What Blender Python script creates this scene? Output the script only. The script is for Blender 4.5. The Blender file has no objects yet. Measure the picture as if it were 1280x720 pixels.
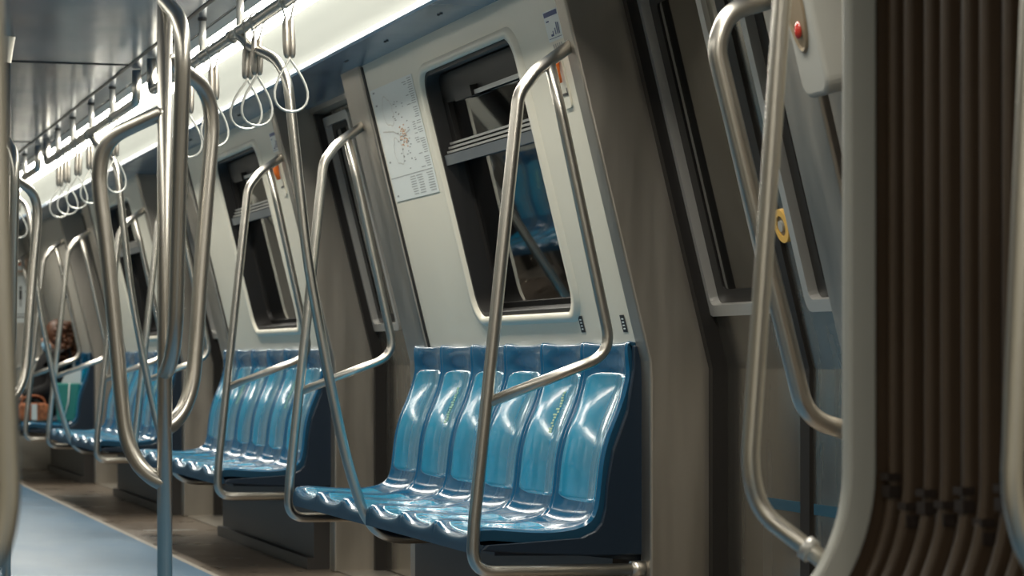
import bpy, bmesh, math, random
from mathutils import Vector, Matrix
from mathutils.geometry import tessellate_polygon
random.seed(7)
sc = bpy.context.scene
COL = sc.collection
PI = math.pi
CX = 0.924            # centre line of the car
PER = 4.02            # one bank of seats plus one doorway
YB = [8.0 + PER*k for k in range(4)]         # bank centres
YD = [6.03 + PER*k for k in range(4)]        # door centres
Y_END = 21.55
ZB = 1.95             # underside of the cove beam
ZC = 2.14             # ceiling
ZK = 0.875            # knee of the side wall
LEAN = 0.25

# ------------------------------------------------------------------ materials
def mat(name, col, rough=0.5, metal=0.0, spec=0.5, coat=0.0, coat_rough=0.05, emit=None, es=0.0,
        noise=None, bump=None, trans=0.0, ior=1.5):
    m = bpy.data.materials.new(name); m.use_nodes = True
    nt = m.node_tree; b = nt.nodes['Principled BSDF']
    b.inputs['Base Color'].default_value = (*col, 1)
    b.inputs['Roughness'].default_value = rough
    b.inputs['Metallic'].default_value = metal
    b.inputs['Specular IOR Level'].default_value = spec
    b.inputs['Coat Weight'].default_value = coat
    b.inputs['Coat Roughness'].default_value = coat_rough
    b.inputs['Transmission Weight'].default_value = trans
    b.inputs['IOR'].default_value = ior
    if emit:
        b.inputs['Emission Color'].default_value = (*emit, 1); b.inputs['Emission Strength'].default_value = es
    tc = nt.nodes.new('ShaderNodeTexCoord')
    def tex(scale, detail=4):
        mp = nt.nodes.new('ShaderNodeMapping'); mp.inputs['Scale'].default_value = scale
        nt.links.new(tc.outputs['Object'], mp.inputs['Vector'])
        n = nt.nodes.new('ShaderNodeTexNoise'); n.inputs['Scale'].default_value = 1.0; n.inputs['Detail'].default_value = detail
        nt.links.new(mp.outputs['Vector'], n.inputs['Vector'])
        return n
    if noise:                      # (scale xyz, colour spread, roughness spread)
        n = tex(noise[0])
        mr = nt.nodes.new('ShaderNodeMapRange')
        mr.inputs['From Min'].default_value = .3; mr.inputs['From Max'].default_value = .7
        mr.inputs['To Min'].default_value = 1-noise[1]; mr.inputs['To Max'].default_value = 1+noise[1]
        nt.links.new(n.outputs['Fac'], mr.inputs['Value'])
        mx = nt.nodes.new('ShaderNodeVectorMath'); mx.operation = 'SCALE'
        mx.inputs[0].default_value = col
        nt.links.new(mr.outputs['Result'], mx.inputs['Scale'])
        nt.links.new(mx.outputs['Vector'], b.inputs['Base Color'])
        if len(noise) > 2:
            r2 = nt.nodes.new('ShaderNodeMapRange')
            r2.inputs['From Min'].default_value = .3; r2.inputs['From Max'].default_value = .7
            r2.inputs['To Min'].default_value = max(.02, rough-noise[2]); r2.inputs['To Max'].default_value = rough+noise[2]
            nt.links.new(n.outputs['Fac'], r2.inputs['Value']); nt.links.new(r2.outputs['Result'], b.inputs['Roughness'])
    if bump:                       # (scale xyz, strength, distance)
        n = tex(bump[0], 2)
        bp = nt.nodes.new('ShaderNodeBump'); bp.inputs['Strength'].default_value = bump[1]; bp.inputs['Distance'].default_value = bump[2]
        nt.links.new(n.outputs['Fac'], bp.inputs['Height'])
        nt.links.new(bp.outputs['Normal'], b.inputs['Normal'])
        nt.links.new(bp.outputs['Normal'], b.inputs['Coat Normal'])
    return m
M = dict(
    tube=mat('polished_steel', (.64, .61, .555), .31, 1.0, noise=((1, 1, 1), .02)),
    steel=mat('brushed_steel', (.47, .435, .385), .40, .95, noise=((14, 14, 1.2), .08, .07)),
    leaf_steel=mat('polished_leaf_steel', (.42, .40, .36), .24, .95, noise=((14, 14, 1.2), .06, .06)),
    alu=mat('pale_aluminium', (.66, .65, .62), .4, .7),
    white=mat('white_wall_panel', (.76, .725, .615), .34, noise=((2, 2, 2), .03, .06)),
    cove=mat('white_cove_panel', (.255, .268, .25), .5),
    beam=mat('grey_blue_beam', (.25, .33, .42), .22, .35, noise=((2, 2, 2), .05, .05)),
    ceil=mat('glossy_grey_ceiling', (.27, .315, .385), .19, .75, noise=((1.5, 1.2, 1), .06, .05), bump=((2.2, 1.4, 1), .22, .02)),
    rubber=mat('black_rubber', (.012, .010, .009), .5),
    light_dim=mat('dimmed_diffuser', (.8, .8, .8), .5, emit=(1, .93, .8), es=9),
    light=mat('light_diffuser', (.9, .9, .9), .5, emit=(1, .955, .84), es=21),
    light_left=mat('left_diffuser', (.9, .9, .9), .5, emit=(1, .955, .84), es=8.5),
    blue_pad=mat('turquoise_gloss', (.010, .285, .49), .17, coat=1.0, coat_rough=.085, noise=((5, 5, 5), .05, .04), bump=((7, 5, 7), .05, .01)),
    blue_seat=mat('turquoise_gloss_seat', (.010, .285, .49), .22, spec=.35, coat=.55, coat_rough=.04, bump=((26, 22, 26), .25, .012)),
    blue=mat('deep_blue_gloss', (.010, .105, .22), .18, spec=.4, coat=.45, coat_rough=.05, bump=((8, 6, 8), .05, .01)),
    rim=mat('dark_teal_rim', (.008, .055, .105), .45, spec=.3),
    leaf_reflection=mat('dull_blue_reflection', (.02, .075, .12), .25),  # colour of the reflection laid on the first door's leaves
    navy=mat('navy_paint', (.006, .018, .036), .4),
    floor_blue=mat('blue_vinyl_floor', (.058, .142, .235), .40, noise=((3, 1.0, 1), .10, .06), bump=((9, 40, 1), .06, .01)),
    floor_brown=mat('grey_brown_floor', (.17, .135, .105), .33, noise=((3, 3, 3), .14, .1)),
    floor_edge=mat('pale_floor_strip', (.42, .38, .33), .35),
    box=mat('dark_grey_box', (.055, .050, .047), .45, .2),
    glass=mat('window_glass', (.5, .5, .5), .015, trans=1.0, ior=1.66),
    door_glass=mat('coated_door_glass', (.45, .45, .42), .04, trans=1.0, ior=2.1),
    paper=mat('white_paper', (.78, .82, .80), .3),
    ink=mat('grey_ink', (.33, .34, .34), .6),
    darkblue=mat('dark_blue_ink', (.02, .05, .18), .5),
    orange=mat('orange_plastic', (.75, .16, .015), .35),
    orange_ink=mat('orange_ink', (.72, .42, .24), .6),
    red=mat('red_lamp', (.42, .03, .02), .15, coat=1.0),
    yellow=mat('yellow_ring', (.82, .50, .12), .4),
    yellow_ink=mat('pale_yellow_ink', (.27, .50, .33), .4),
    grey_box=mat('pale_grey_plastic', (.40, .40, .37), .4),
    tan=mat('tan_recess', (.22, .17, .11), .5),
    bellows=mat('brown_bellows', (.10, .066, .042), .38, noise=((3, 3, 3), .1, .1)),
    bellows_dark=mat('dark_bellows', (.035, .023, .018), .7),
    frame=mat('grey_gangway_paint', (.58, .58, .53), .45),
    endwall=mat('beige_end_wall', (.46, .43, .37), .5),
    wire=mat('strap_wire', (.62, .62, .58), .3, .4),
    skin=mat('skin', (.52, .28, .19), .5),
    hair=mat('auburn_hair', (.07, .024, .008), .5, noise=((60, 60, 20), .5)),
    jacket=mat('black_jacket', (.006, .0055, .006), .8),
    trousers=mat('dark_trousers', (.016, .016, .02), .8),
    mask=mat('light_blue_mask', (.30, .52, .68), .7),
    shoe=mat('black_shoe', (.02, .018, .016), .4),
    bag=mat('orange_woven', (.30, .095, .035), .7, noise=((40, 40, 25), .6)),
    green=mat('green_plastic', (.015, .20, .17), .4),
    palewhite=mat('off_white_plastic', (.62, .64, .62), .5),
    black=mat('black_print', (.015, .015, .016), .5),
    cross_grey=mat('rod_grey', (.70, .69, .65), .3, .35),
)

# ------------------------------------------------------------------ helpers
def tag(o, label=None, cat=None, group=None, kind=None):
    if label: o['label'] = label
    if cat: o['category'] = cat
    if group: o['group'] = group
    if kind: o['kind'] = kind
    return o
def empty(name, loc, rz=0):
    o = bpy.data.objects.new(name, None); COL.objects.link(o)
    o.empty_display_size = .1
    o.location = loc; o.rotation_euler = (0, 0, rz)
    return o
def copy_tree(o, parent=None):
    c = o.copy(); COL.objects.link(c)
    if parent is not None: c.parent = parent
    for ch in list(o.children): copy_tree(ch, c)
    return c
class MB:
    def __init__(s): s.v = []; s.f = []; s.sm = []; s.mi = []; s.cur = 0
    def add(s, vs, fs, smooth=False):
        b = len(s.v); s.v += [tuple(p) for p in vs]
        for f in fs: s.f.append(tuple(b+i for i in f)); s.sm.append(smooth); s.mi.append(s.cur)
        return s
    def box(s, a, b):
        x0, y0, z0 = a; x1, y1, z1 = b
        vs = [(x0,y0,z0),(x1,y0,z0),(x1,y1,z0),(x0,y1,z0),(x0,y0,z1),(x1,y0,z1),(x1,y1,z1),(x0,y1,z1)]
        return s.add(vs, [(0,3,2,1),(4,5,6,7),(0,1,5,4),(1,2,6,5),(2,3,7,6),(3,0,4,7)])
    def prism(s, poly, y0, y1, smooth=False):      # poly of (x, z) swept along y
        n = len(poly)
        vs = [(x, y0, z) for x, z in poly] + [(x, y1, z) for x, z in poly]
        fs = [(i, (i+1) % n, n+(i+1) % n, n+i) for i in range(n)]
        s.add(vs, fs, smooth)
        tri = tessellate_polygon([[Vector((x, z, 0)) for x, z in poly]])
        s.add([(x, y0, z) for x, z in poly], [t for t in tri]); s.add([(x, y1, z) for x, z in poly], [t[::-1] for t in tri])
        return s
    def tube(s, pts, r, n=14, closed=False, caps=True, flat=None):
        P = [Vector(p) for p in pts]; m = len(P)
        T = []
        for i in range(m):
            a = P[i-1] if (i > 0 or closed) else P[i]; b = P[(i+1) % m] if (i < m-1 or closed) else P[i]
            T.append((b-a).normalized())
        u = T[0].orthogonal().normalized(); vs = []
        rr = r if callable(r) else (lambda i: r)
        for i in range(m):
            u = (u - T[i]*u.dot(T[i])).normalized(); w = T[i].cross(u)
            for k in range(n):
                a = 2*PI*k/n
                vs.append(P[i] + (u*math.cos(a) + w*math.sin(a))*rr(i))
        fs = []
        for i in range(m if closed else m-1):
            j = (i+1) % m
            for k in range(n):
                l = (k+1) % n
                fs.append((i*n+k, i*n+l, j*n+l, j*n+k))
        s.add(vs, fs, True)
        if caps and not closed:
            s.add(vs[:n], [tuple(range(n))[::-1]]); s.add(vs[-n:], [tuple(range(n))])
        return s
    def ball(s, c, r, n=10, m=8, sc=(1, 1, 1)):
        vs = []; fs = []
        for i in range(m+1):
            t = PI*i/m
            for k in range(n):
                a = 2*PI*k/n
                vs.append((c[0]+r*sc[0]*math.sin(t)*math.cos(a), c[1]+r*sc[1]*math.sin(t)*math.sin(a), c[2]+r*sc[2]*math.cos(t)))
        for i in range(m):
            for k in range(n): fs.append((i*n+k, (i+1)*n+k, (i+1)*n+(k+1) % n, i*n+(k+1) % n))
        return s.add(vs, fs, True)
    def lathe(s, prof, c=(0, 0, 0), n=20):          # prof of (r, z)
        vs = [(c[0]+r*math.cos(2*PI*k/n), c[1]+r*math.sin(2*PI*k/n), c[2]+z) for r, z in prof for k in range(n)]
        fs = [(i*n+k, i*n+(k+1) % n, (i+1)*n+(k+1) % n, (i+1)*n+k) for i in range(len(prof)-1) for k in range(n)]
        return s.add(vs, fs, True)
    def build(s, name, m, parent=None, origin=(0, 0, 0)):
        me = bpy.data.meshes.new(name)
        o = Vector(origin)
        me.from_pydata([tuple(Vector(p)-o) for p in s.v], [], s.f)
        me.polygons.foreach_set('use_smooth', s.sm)
        ms = m if isinstance(m, (list, tuple)) else [m]
        for q in ms: me.materials.append(q)
        me.polygons.foreach_set('material_index', s.mi)
        bm = bmesh.new(); bm.from_mesh(me)
        bmesh.ops.remove_doubles(bm, verts=bm.verts, dist=1e-5)
        bmesh.ops.recalc_face_normals(bm, faces=bm.faces)
        bm.to_mesh(me); bm.free()
        ob = bpy.data.objects.new(name, me); COL.objects.link(ob)
        ob.location = o
        if parent is not None: ob.parent = parent
        return ob
def bevel(o, w, seg=2):
    b = o.modifiers.new('bevel', 'BEVEL'); b.width = w; b.segments = seg; b.limit_method = 'ANGLE'; b.angle_limit = math.radians(40)
    return o
def fillet(pts, rad, n=8):
    """round the inner corners of a polyline; rad is one number or one per point"""
    P = [Vector(p) for p in pts]; out = [P[0]]
    for i in range(1, len(P)-1):
        r = rad[i] if isinstance(rad, (list, tuple)) else rad
        a = (P[i-1]-P[i]); b = (P[i+1]-P[i])
        if r <= 0 or a.length < 1e-6 or b.length < 1e-6: out.append(P[i]); continue
        ang = a.angle(b); d = min(r/math.tan(ang/2), a.length*.49, b.length*.49)
        p0 = P[i]+a.normalized()*d; p1 = P[i]+b.normalized()*d
        for k in range(n+1):
            t = k/n
            out.append(p0*(1-t)**2 + P[i]*2*t*(1-t) + p1*t*t)
    out.append(P[-1]); return out
def smooth_path(pts, n=6):
    P = [Vector(p) for p in pts]; out = []
    for i in range(len(P)-1):
        p0 = P[max(i-1, 0)]; p1 = P[i]; p2 = P[i+1]; p3 = P[min(i+2, len(P)-1)]
        for k in range(n):
            t = k/n
            out.append(.5*((2*p1)+(p2-p0)*t+(2*p0-5*p1+4*p2-p3)*t*t+(3*p1-p0-3*p2+p3)*t**3))
    out.append(P[-1]); return out
def wx(z, x0=2.36):                                   # wall profile: upright below the knee, leaning in above
    return x0 - LEAN*max(0, z-ZK)
NW = Vector((-1, 0, -LEAN)).normalized()
def W(y, z, off=0.0, x0=2.36):                        # point on the leaning wall, off = distance into the car
    p = Vector((x0-LEAN*(z-ZK), y, z)); return p + NW*off
def rrect(y0, y1, z0, z1, r, n=6):                    # rounded rectangle in (y, z)
    out = []
    for cy, cz, a0 in ((y1-r, z1-r, 0), (y0+r, z1-r, 90), (y0+r, z0+r, 180), (y1-r, z0+r, 270)):
        for k in range(n+1):
            a = math.radians(a0+90*k/n); out.append((cy+r*math.cos(a), cz+r*math.sin(a)))
    return out
def ring(mb, A, B, smooth=False):
    n = len(A); mb.add(list(A)+list(B), [(i, (i+1) % n, n+(i+1) % n, n+i) for i in range(n)], smooth)
def wall_quad(mb, y0, y1, z0, z1, off, x0=2.36, thick=.0):
    a = [W(y0, z0, off, x0), W(y1, z0, off, x0), W(y1, z1, off, x0), W(y0, z1, off, x0)]
    if thick:
        b = [W(y0, z0, off-thick, x0), W(y1, z0, off-thick, x0), W(y1, z1, off-thick, x0), W(y0, z1, off-thick, x0)]
        mb.add(a+b, [(0,1,2,3),(7,6,5,4),(0,4,5,1),(1,5,6,2),(2,6,7,3),(3,7,4,0)])
    else: mb.add(a, [(0,1,2,3)])
def mirror_pts(o):                                    # mirror a structure mesh to the other side of the car
    me = o.data.copy()
    me.transform(Matrix.Translation((2*CX, 0, 0)) @ Matrix.Scale(-1, 4, (1, 0, 0)))
    me.flip_normals()
    c = bpy.data.objects.new(o.name, me); COL.objects.link(c)
    for md in o.modifiers:
        b = c.modifiers.new(md.name, md.type); b.width = md.width; b.segments = md.segments; b.limit_method = 'ANGLE'; b.angle_limit = md.angle_limit
    return c

# ------------------------------------------------------------------ the shell
Y0 = -4.0
def build_floor():
    fl = MB()
    xs = [CX-1.66, CX-.925, CX-.898, CX+.898, CX+.925, CX+1.66]
    for i, mi in enumerate((1, 2, 0, 2, 1)):
        fl.cur = mi
        fl.add([(xs[i], Y0, 0), (xs[i+1], Y0, 0), (xs[i+1], Y_END, 0), (xs[i], Y_END, 0)], [(0, 1, 2, 3)])
    fl.cur = 1
    fl.add([(xs[0], Y0, -.06), (xs[-1], Y0, -.06), (xs[-1], Y_END, -.06), (xs[0], Y_END, -.06)], [(3, 2, 1, 0)])
    tag(fl.build('floor', [M['floor_blue'], M['floor_brown'], M['floor_edge']]), kind='structure')
build_floor()
def build_ceiling():
    for ya, yb in ((Y0, 3.30), (3.97, Y_END)):
        c = MB()
        def strip(p, q, mi):
            c.cur = mi
            for sgn in (1, -1):
                c.add([(CX+sgn*p[0], ya, p[1]), (CX+sgn*q[0], ya, q[1]), (CX+sgn*q[0], yb, q[1]), (CX+sgn*p[0], yb, p[1])], [(0, 1, 2, 3)])
        strip((0, ZC), (.58, ZC), 0)
        strip((.58, ZC-.004), (.594, ZC-.004), 1)
        strip((.594, ZC), (.69, ZC-.003), 0)
        strip((.69, ZC-.006), (.696, ZC-.006), 1)
        strip((.696, ZC-.004), (.745, ZC-.008), 2)
        tag(c.build('ceiling', [M['ceil'], M['rubber'], M['alu']]), kind='structure')
        top = MB().box((CX-1.66, ya, ZC+.03), (CX+1.66, yb, ZC+.06))
        tag(top.build('ceiling', M['box']), kind='structure')
    # cross joints of the ceiling panels
    for y in (6.9, 10.92, 14.94, 18.96):
        tag(MB().box((CX-.58, y-.006, ZC-.004), (CX+.58, y+.006, ZC+.002)).build('trim_4', M['rubber']), kind='structure')
build_ceiling()
def build_cove():
    for ya, yb in ((Y0, 3.28), (3.99, Y_END-.01)):
        # white curved panel under the light
        P = [Vector((1.836, 0, 2.121)), Vector((1.875, 0, 2.065)), Vector((1.905, 0, 2.005)), Vector((1.915, 0, 1.968))]
        w = MB(); pr = smooth_path(P, 5)
        w.add([(p.x, ya, p.z) for p in pr]+[(p.x, yb, p.z) for p in pr], [(i, i+1, len(pr)+i+1, len(pr)+i) for i in range(len(pr)-1)], True)
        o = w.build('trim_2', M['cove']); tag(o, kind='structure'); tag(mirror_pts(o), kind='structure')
        b = MB().prism([(1.905, 1.972), (1.905, 1.955), (1.915, 1.950), (1.93, 1.956), (2.60, 1.945), (2.60, 2.13), (2.585, 2.13), (2.585, 1.975)], ya, yb)
        o = b.build('trim_3', M['beam']); tag(o, kind='structure')
        if ya > 0:
            for k in range(4):
                for dy in (-.95, -.35, .35, .95):
                    for s in (-.016, .016):
                        q = MB().lathe([(.0001, -.003), (.005, -.003), (.0055, 0)], (2.005, YB[k]+dy+s, 1.9545), 10).build('screw', M['box'], o)
        tag(mirror_pts(o), kind='structure')
build_cove()
def build_light(ya, yb, left, label, m='light'):
    s = -1 if left else 1
    X = lambda x: CX+s*(x-CX)
    l = MB().add([(X(1.669), ya, ZC-.008), (X(1.835), ya, 2.122), (X(1.835), yb, 2.122), (X(1.669), yb, ZC-.008)], [(0, 1, 2, 3)])
    r = empty('ceiling_light', (X(1.75), (ya+yb)/2, 2.10))
    l.build('diffuser', M[m], r).location = -Vector(r.location)
    h = MB().prism([(X(1.669), ZC-.004), (X(1.69), ZC+.02), (X(1.85), ZC+.02), (X(1.85), 2.124), (X(1.835), 2.125)], ya, yb)
    h.build('housing', M['alu'], r).location = -Vector(r.location)
    tag(r, label, 'light')
build_light(4.05, 20.4, False, 'long white light strip above the right-hand benches and hand straps')
build_light(4.05, 20.4, True, 'long white light strip on the unseen left side of the carriage', 'light_left')
build_light(Y0+.05, 3.2, False, 'white light strip overhead on the right of the nearer carriage', 'light_dim')
build_light(Y0+.05, 3.2, True, 'white light strip overhead on the left of the nearer carriage', 'light_dim')

# side walls: white panels with window holes, one per bank
WIN = (7.245, 8.335, 1.04, 1.845)       # y0 y1 z0 z1 of the first window
def wall_and_window(k, left):
    dy = PER*k
    y0, y1 = 6.765+dy, 9.08+dy
    wy0, wy1, wz0, wz1 = WIN[0]+dy, WIN[1]+dy, WIN[2], WIN[3]
    if left:                           # turned about the bank's centre
        wy0, wy1 = 2*YB[k]-wy1, 2*YB[k]-wy0
        y0, y1 = 2*YB[k]-y1, 2*YB[k]-y0
    parts = []
    if k == 3 and not left:
        p = MB(); p.add([W(y0, ZK), W(y1, ZK), W(y1, 1.955), W(y0, 1.955)], [(0, 1, 2, 3)]); p.box((2.36, y0, 0), (2.40, y1, ZK))
        tag(p.build('wall_right', M['endwall']), kind='structure'); return
    p = MB()
    hole = rrect(wy0, wy1, wz0, wz1, .075)
    outer = [(y0, ZK), (y1, ZK), (y1, 1.955), (y0, 1.955)]
    polys = [[Vector((a, b, 0)) for a, b in outer], [Vector((a, b, 0)) for a, b in hole]]
    allp = outer+hole
    p.add([W(a, b) for a, b in allp], tessellate_polygon(polys))
    p.box((2.36, y0, 0), (2.40, y1, ZK))
    o = p.build('wall_right', M['white']); parts.append(o)
    # pale raised rim round the window
    rim = MB()
    r0 = rrect(wy0-.05, wy1+.03, wz0-.03, wz1+.03, .1); r1 = rrect(wy0-.035, wy1+.02, wz0-.02, wz1+.02, .09); r2 = hole
    ring(rim, [W(a, b, .0) for a, b in r0], [W(a, b, .012) for a, b in r1], True)
    ring(rim, [W(a, b, .012) for a, b in r1], [W(a, b, .010) for a, b in r2], True)
    ring(rim, [W(a, b, .010) for a, b in r2], [W(a, b, -.02) for a, b in r2], True)
    parts.append(rim.build('window_rim', M['white']))
    rev = MB()
    ins = rrect(wy0+.012, wy1-.012, wz0+.012, wz1-.012, .065)
    ring(rev, [W(a, b, -.004) for a, b in hole], [W(a, b, -.004) for a, b in ins])
    ring(rev, [W(a, b, -.004) for a, b in ins], [W(a, b, -.075) for a, b in ins], True)
    ins2 = rrect(wy0+.04, wy1-.03, wz0+.03, wz1-.03, .05)
    ring(rev, [W(a, b, -.075) for a, b in ins], [W(a, b, -.068) for a, b in ins2])
    ring(rev, [W(a, b, -.068) for a, b in ins2], [W(a, b, -.085) for a, b in ins2])
    parts.append(rev.build('window_frame', M['rubber']))
    zs = 1.575
    g = MB(); wall_quad(g, wy0+.012, wy1-.012, wz0+.012, zs, -.078, thick=.006)
    parts.append(g.build('lower_pane', M['glass']))
    g = MB(); wall_quad(g, wy0+.07, wy1-.06, zs+.03, wz1-.10, -.066, thick=.006)
    parts.append(g.build('upper_pane', M['glass']))
    v = MB()
    wall_quad(v, wy0+.02, wy1-.02, wz1-.11, wz1-.02, -.05, thick=.03)
    wall_quad(v, wy0+.015, wy0+.08, zs, wz1-.09, -.05, thick=.03)
    wall_quad(v, wy1-.07, wy1-.015, zs, wz1-.09, -.05, thick=.03)
    parts.append(v.build('vent_frame', M['rubber']))
    t = MB()
    wall_quad(t, wy0+.005, wy1-.005, zs-.035, zs-.002, -.012, thick=.05)
    parts.append(t.build('sash_rail', M['alu_dark']))
    t = MB()
    for q in range(3):
        wall_quad(t, wy0+.005, wy1-.005, zs+.002+q*.013, zs+.009+q*.013, -.024-q*.008, thick=.03)
    parts.append(t.build('sash_ridge', M['alu']))
    t = MB()
    wall_quad(t, wy0+.10, wy1-.45, wz1-.115, wz1-.102, -.035, thick=.012)
    parts.append(t.build('vent_bar', M['alu']))
    t = MB()
    wall_quad(t, wy1-.45, wy1-.25, wz1-.118, wz1-.085, -.025, thick=.03)
    parts.append(t.build('vent_catch', M['rubber']))
    if left:
        out = [mirror_pts(o) for o in parts]
        for o in parts: bpy.data.objects.remove(o)
        parts = out
    n = k+1+(4 if left else 0)
    parts[0].name = 'wall_left' if left else 'wall_right'
    tag(parts[0], kind='structure')
    e = empty('window_%d' % n, parts[2].matrix_world @ Vector((0, 0, 0))); tag(e, kind='structure')
    X = 2.2 if not left else 2*CX-2.2
    e.location = (X, (wy0+wy1)/2, wz0)
    for o in parts[1:]:
        o.parent = e; o.location = -Vector(e.location)
        o.name = o.name.split('.')[0]
M['alu_dark'] = mat('grey_sash', (.22, .24, .26), .35, .6)
for k in range(4):
    wall_and_window(k, False); wall_and_window(k, True)

# pillars on either side of the doors, stainless
def pillar(ya, yb, left):
    prof = [(2.345, 0), (2.345, ZK-.03), (2.342, ZK+.02), (wx(ZB+.0, 2.345), ZB+.01), (wx(ZB, 2.57), ZB+.01), (2.57, ZK), (2.57, 0)]
    o = bevel(MB().prism(prof, ya, yb).build('trim_1', M['steel']), .007, 3)
    if left:
        c = mirror_pts(o); bpy.data.objects.remove(o); o = c
    o.name = 'trim_1'; tag(o, kind='structure')
for k in range(4):
    for left in (False, True):
        pillar(6.68+PER*k, 6.765+PER*k, left)
        pillar(9.095+PER*k, 9.385+PER*k if k < 3 else Y_END, left)
        # black seam between the panel and the far pillar
        s = MB(); wall_quad(s, 9.07+PER*k, 9.10+PER*k, ZK-.1, ZB, .004, thick=.05)
        o = s.build('trim_5', M['rubber'])
        if left: c = mirror_pts(o); bpy.data.objects.remove(o); o = c
        o.name = 'trim_5'; tag(o, kind='structure')
for left in (False, True):
    pillar(5.17, 5.37, left); pillar(4.62, 5.125, left)
    s = MB().prism([(2.375, 0), (2.375, ZK), (wx(ZB, 2.375), ZB), (wx(ZB, 2.5), ZB), (2.5, ZK), (2.5, 0)], 5.125, 5.17)
    o = s.build('trim_5', M['rubber'])
    if left: c = mirror_pts(o); bpy.data.objects.remove(o); o = c
    o.name = 'trim_5'; tag(o, kind='structure')

# doors: two sliding leaves each, set back behind the pillars
def door(k, left):
    yc = YD[k]; x0 = 2.56
    hw = .665
    e = empty('door_%d' % (k+1+(4 if left else 0)), (2.56 if not left else 2*CX-2.56, yc, 0)); tag(e, kind='structure')
    def put(o, par=e):
        if left:
            c = mirror_pts(o); nm = o.name.split('.')[0]; bpy.data.objects.remove(o); o = c; o.name = nm
        o.parent = par
        o.location = -Vector(e.location) if par is e else (0, 0, 0)
        return o
    for sgn in (-1, 1):
        ym = yc+.055
        ya, yb = sorted((ym+sgn*.012, yc+sgn*(hw+.03)))
        wy0, wy1 = ya+.10, yb-.10
        if sgn > 0: wy1 = yb-.06
        else: wy0 = ya+.06
        lf = MB()
        hole = rrect(wy0, wy1, 1.02, 1.915, .03, 3)
        outer = [(ya, ZK), (yb, ZK), (yb, 1.96), (ya, 1.96)]
        lf.add([W(a, b, 0, x0) for a, b in outer+hole], tessellate_polygon([[Vector((a, b, 0)) for a, b in outer], [Vector((a, b, 0)) for a, b in hole]]))
        lf.box((x0, ya, .01), (x0+.035, yb, ZK))
        leaf = put(lf.build('leaf', M['leaf_steel']))
        f = MB()
        i2 = rrect(wy0+.034, wy1-.034, 1.05, 1.88, .02, 3)
        ring(f, [W(a, b, 0, x0) for a, b in hole], [W(a, b, .014, x0) for a, b in hole])
        ring(f, [W(a, b, .014, x0) for a, b in hole], [W(a, b, .014, x0) for a, b in i2])
        ring(f, [W(a, b, .014, x0) for a, b in i2], [W(a, b, -.03, x0) for a, b in i2])
        put(f.build('window_frame', M['alu']), leaf)
        f = MB()
        i3 = rrect(wy0+.08, wy1-.085, 1.085, 1.855, .015, 3)
        ring(f, [W(a, b, -.012, x0) for a, b in i2], [W(a, b, -.012, x0) for a, b in i3])
        ring(f, [W(a, b, -.012, x0) for a, b in i3], [W(a, b, -.0165, x0) for a, b in i3])
        put(f.build('rubber_gasket', M['rubber']), leaf)
        g = MB(); wall_quad(g, wy0+.03, wy1-.03, 1.045, 1.885, -.016, x0, .006)
        put(g.build('pane', M['door_glass']), leaf)
        g = MB().prism([(x0-.01, .02), (wx(ZK, x0-.01), ZK), (wx(1.95, x0-.01), 1.95), (wx(1.95, x0+.03), 1.95), (x0+.03, ZK), (x0+.03, .02)],
                       ym if sgn > 0 else ym-.030, ym+.030 if sgn > 0 else ym)
        put(g.build('meeting_seal', M['rubber']), leaf)
        ys = yc+sgn*(hw-.045)
        g = MB().prism([(2.515, .0), (2.515, ZK), (wx(1.95, 2.515), 1.95), (wx(1.95, 2.60), 1.95), (2.60, ZK), (2.60, 0)], min(ys, ys+sgn*.05), max(ys, ys+sgn*.05))
        put(g.build('side_seal', M['rubber']))
        if sgn < 0:
            # open button on the nearer leaf
            def disc(r0, r1, off0, off1, z=1.235, y=yc-.01):
                d = MB(); N = 28
                up = Vector((-LEAN, 0, 1)).normalized()*1.0
                up = Vector((-LEAN, 0, 1)).normalized(); c = W(y, z, 0, x0)
                f = lambda r, off: [c+NW*off+Vector((0, r*math.cos(2*PI*q/N), 0))+up*(r*math.sin(2*PI*q/N)) for q in range(N)]
                ring(d, f(r1, 0), f(r1, off1)); ring(d, f(r1, off1), f(max(r0, .0005), off1)); ring(d, f(max(r0, .0005), off1), f(max(r0, .0005), off0))
                return d
            put(disc(.026, .043, .0, .012).build('button_ring', M['yellow']), leaf)
            put(disc(.0, .026, .0, .008).build('button_well', M['tan']), leaf)
            put(disc(.0, .014, .0, .014).build('button', M['grey_box']), leaf)
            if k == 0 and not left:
                b = MB().box((x0-.003, ya+.05, .508), (x0, yb-.03, .536))  # thin blue band standing in for a reflection on the lower leaf
                put(b.build('blue_reflection', M['leaf_reflection']), leaf)
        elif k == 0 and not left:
            b = MB().box((x0-.003, ya+.03, .508), (x0, ya+.27, .536))  # same painted reflection carried onto the farther leaf
            put(b.build('blue_reflection', M['leaf_reflection']), leaf)
    h = MB().prism([(wx(1.93, 2.50), 1.93), (wx(ZB, 2.50), ZB+.01), (2.60, ZB+.01), (2.60, 1.93)], yc-hw, yc+hw)
    put(h.build('header', M['steel']))
    t = MB().box((2.36, yc-hw, 0), (2.60, yc+hw, .006))
    put(t.build('threshold', M['steel']))
for k in range(4):
    door(k, False); door(k, True)
# outer skin behind panels so no light slips out
for left in (False, True):
    for ya, yb in ((Y0, 3.3), (3.97, Y_END)):
        s = MB().prism([(2.66, 0), (2.66, ZK), (wx(2.2, 2.66), 2.2), (wx(2.2, 2.665), 2.2), (2.665, ZK), (2.665, 0)], ya, yb)
        o = s.build('wall_right', M['black'])
        if left: c = mirror_pts(o); bpy.data.objects.remove(o); o = c; o.name = 'wall_left'
        tag(o, kind='structure')
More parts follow.
